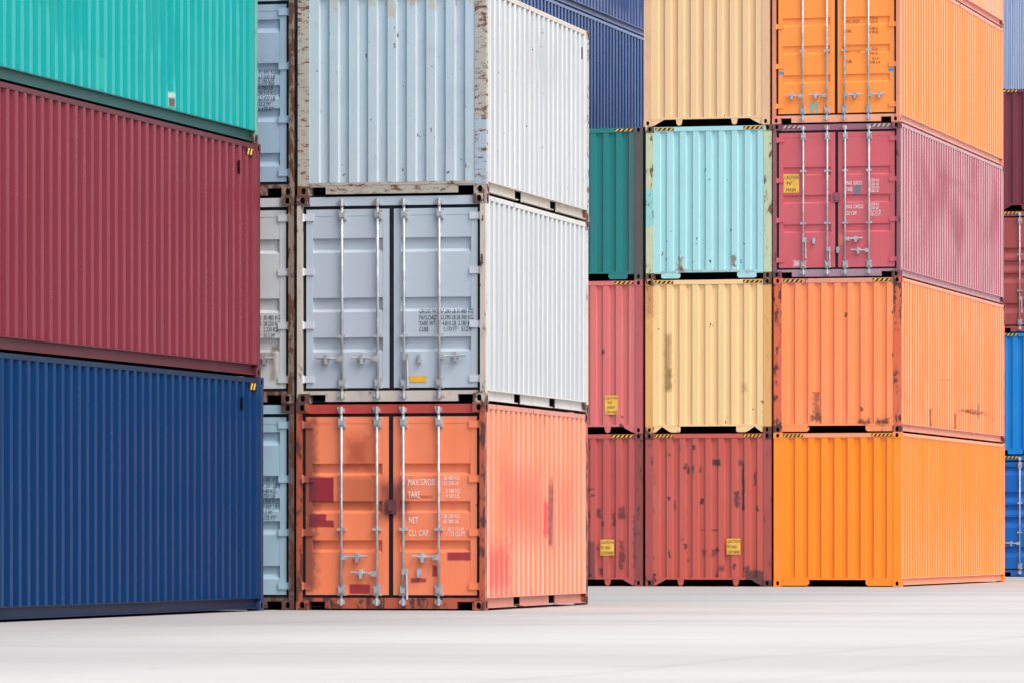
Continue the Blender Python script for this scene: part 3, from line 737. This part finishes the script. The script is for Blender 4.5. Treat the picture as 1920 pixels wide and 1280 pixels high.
container('plum red container with a corrugated front, at the right edge above the rust red doors', lin('#74313f'), CF, 3*HC, TF, HC, L40, 'wall', 'gusset',
          paintkw=dict(rust=.82, grime=.1), amp=.003, seed=74, hazard=dict(end=True))
CF1 = along(CF, TF, -W-.06, 1.25)
for k, (nm, cc) in enumerate((('grey container on the ground, hidden left of the royal blue doors', '#6a7078'),
                              ('brown container hidden left of the bright blue one at the right edge', '#6d4236'),
                              ('white container hidden left of the rust red doors at the right edge', '#b8b8b2'),
                              ('navy container hidden left of the plum red one at the right edge', '#2b4068'))):
    container(nm, lin(cc), CF1, k*HC, TF, HC, L40, 'wall', 'tunnel', paintkw=dict(rust=.76, grime=.2), amp=.003, seed=91+k)
container('blue container with its ribbed side showing, top right corner above the plum red one', lin('#40598a'), CF1, 4*HC, TF, HC, L40, 'wall', 'tunnel',
          sidekw=dict(ridge=((.45, .55, .72), .75)), paintkw=dict(rust=.82, grime=.1), amp=.002, seed=75)

# ------------------------------------------------------------------ ground
def ground():
    t = NT('worn_concrete')
    tc = t.node('ShaderNodeTexCoord').outputs['Object']
    rot = t.node('ShaderNodeMapping'); t.l.new(tc, rot.inputs[0]); rot.inputs[2].default_value = (0, 0, .25)
    a = rot.outputs[0]
    n1 = t.noise(t.mapping(a, (3, 7, 0), (.05, .16, 1)), 1.0, 6, .6)
    n2 = t.noise(t.mapping(a, (13, 2, 0), (.12, 1.3, 1)), 1.0, 6, .65)
    n3 = t.noise(a, 7, 6, .7)
    n4 = t.noise(t.mapping(a, (9, 9, 0), (.6, .9, 1)), 1.6, 7, .7)
    col = t.mix(t.step(n1, .35, .68), (.445, .434, .405), (.515, .503, .472))
    col = t.mix(t.math('MULTIPLY', t.step(n2, .52, .72), .36), col, (.34, .335, .32))
    col = t.mix(t.math('MULTIPLY', t.step(n3, .55, .75), .35), col, (.31, .305, .295))
    col = t.mix(t.math('MULTIPLY', t.step(n4, .60, .74), .5), col, (.24, .235, .225))
    sp = t.node('ShaderNodeSeparateXYZ'); t.l.new(tc, sp.inputs[0])
    X, Y = sp.outputs[0], sp.outputs[1]
    # darker ground towards the left row: vignette and stack shade painted into the colour
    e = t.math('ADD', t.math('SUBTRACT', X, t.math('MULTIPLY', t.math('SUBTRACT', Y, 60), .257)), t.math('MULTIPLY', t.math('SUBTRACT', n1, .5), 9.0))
    left_shade = t.math('SUBTRACT', 1.0, t.step(e, -3.5, 6.0))
    col = t.mix(t.math('MULTIPLY', left_shade, .62), col, (.235, .232, .226))
    # tyre tracks and fine litter
    for (ax, ay, bx, by, wd, st) in ((1.0, 36, 4.9, 48.5, .09, .16), (2.6, 36, 6.6, 48.5, .09, .10), (-6.0, 44, 2.6, 58, .07, .25), (-4, 52, 9, 78, .10, .2), (.2, 60, 8, 74, .10, .2)):
        L_ = math.hypot(bx-ax, by-ay); nx, ny = -(by-ay)/L_, (bx-ax)/L_
        dd = t.math('ADD', t.math('MULTIPLY', X, nx), t.math('MULTIPLY', Y, ny))
        dd = t.math('ABSOLUTE', t.math('ADD', t.math('SUBTRACT', dd, nx*ax+ny*ay), t.math('MULTIPLY', t.math('SUBTRACT', n1, .5), .9)))
        mk = t.math('MULTIPLY', t.math('SUBTRACT', 1.0, t.step(dd, wd*.5, wd*1.6)), t.math('MULTIPLY', t.step(n3, .30, .62), st))
        col = t.mix(mk, col, (.17, .168, .165))
    n6 = t.noise(a, 1.9, 3, .5)
    litter = t.math('MULTIPLY', t.step(t.noise(a, 23, 3, .6), .71, .74), t.step(n6, .50, .62))
    col = t.mix(t.math('MULTIPLY', litter, .7), col, (.12, .11, .10))
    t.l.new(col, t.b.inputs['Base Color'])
    t.b.inputs['Roughness'].default_value = .85
    t.b.inputs['Specular IOR Level'].default_value = .25
    bp = t.node('ShaderNodeBump'); bp.inputs['Strength'].default_value = .25; bp.inputs['Distance'].default_value = .02
    t.l.new(n3, bp.inputs['Height']); t.l.new(bp.outputs[0], t.b.inputs['Normal'])
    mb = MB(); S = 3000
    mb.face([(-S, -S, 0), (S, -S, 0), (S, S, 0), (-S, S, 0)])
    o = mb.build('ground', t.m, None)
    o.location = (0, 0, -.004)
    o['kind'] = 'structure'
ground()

# ------------------------------------------------------------------ light
EL, AZ = math.radians(54), math.radians(40)      # AZ: towards the camera from due right
d = Vector((math.cos(EL)*math.cos(AZ), -math.cos(EL)*math.sin(AZ), math.sin(EL)))
sl = bpy.data.lights.new('sun', 'SUN'); sl.energy = .9; sl.angle = math.radians(35); sl.color = (1, .985, .965)
so = bpy.data.objects.new('sun', sl); C.objects.link(so)
so.rotation_euler = (-d).to_track_quat('-Z', 'Y').to_euler(); so.location = (30, -20, 40)
w = bpy.data.worlds.new('World'); scene.world = w; w.use_nodes = True
nt = w.node_tree
sky = nt.nodes.new('ShaderNodeTexSky'); sky.sky_type = 'NISHITA'; sky.sun_disc = False
sky.sun_elevation = EL; sky.sun_rotation = math.atan2(d.x, d.y)
sky.air_density = 1.0; sky.dust_density = 5.0; sky.ozone_density = 1.0
nt.links.new(sky.outputs[0], nt.nodes['Background'].inputs[0])
nt.nodes['Background'].inputs[1].default_value = .14

# ------------------------------------------------------------------ camera
cd = bpy.data.cameras.new('camera'); cam = bpy.data.objects.new('camera', cd); C.objects.link(cam)
cam.location = (0, 0, .8815); cam.rotation_euler = (math.pi/2, 0, 0)
cd.sensor_width = 36; cd.lens = 9742.1/1920*36
cd.shift_y = 370.6/1920
cd.clip_end = 6000; cd.clip_start = .5
scene.camera = cam
scene.view_settings.view_transform = 'Standard'; scene.view_settings.look = 'None'
scene.view_settings.exposure = .84; scene.view_settings.gamma = 1; scene.view_settings.use_curve_mapping = False
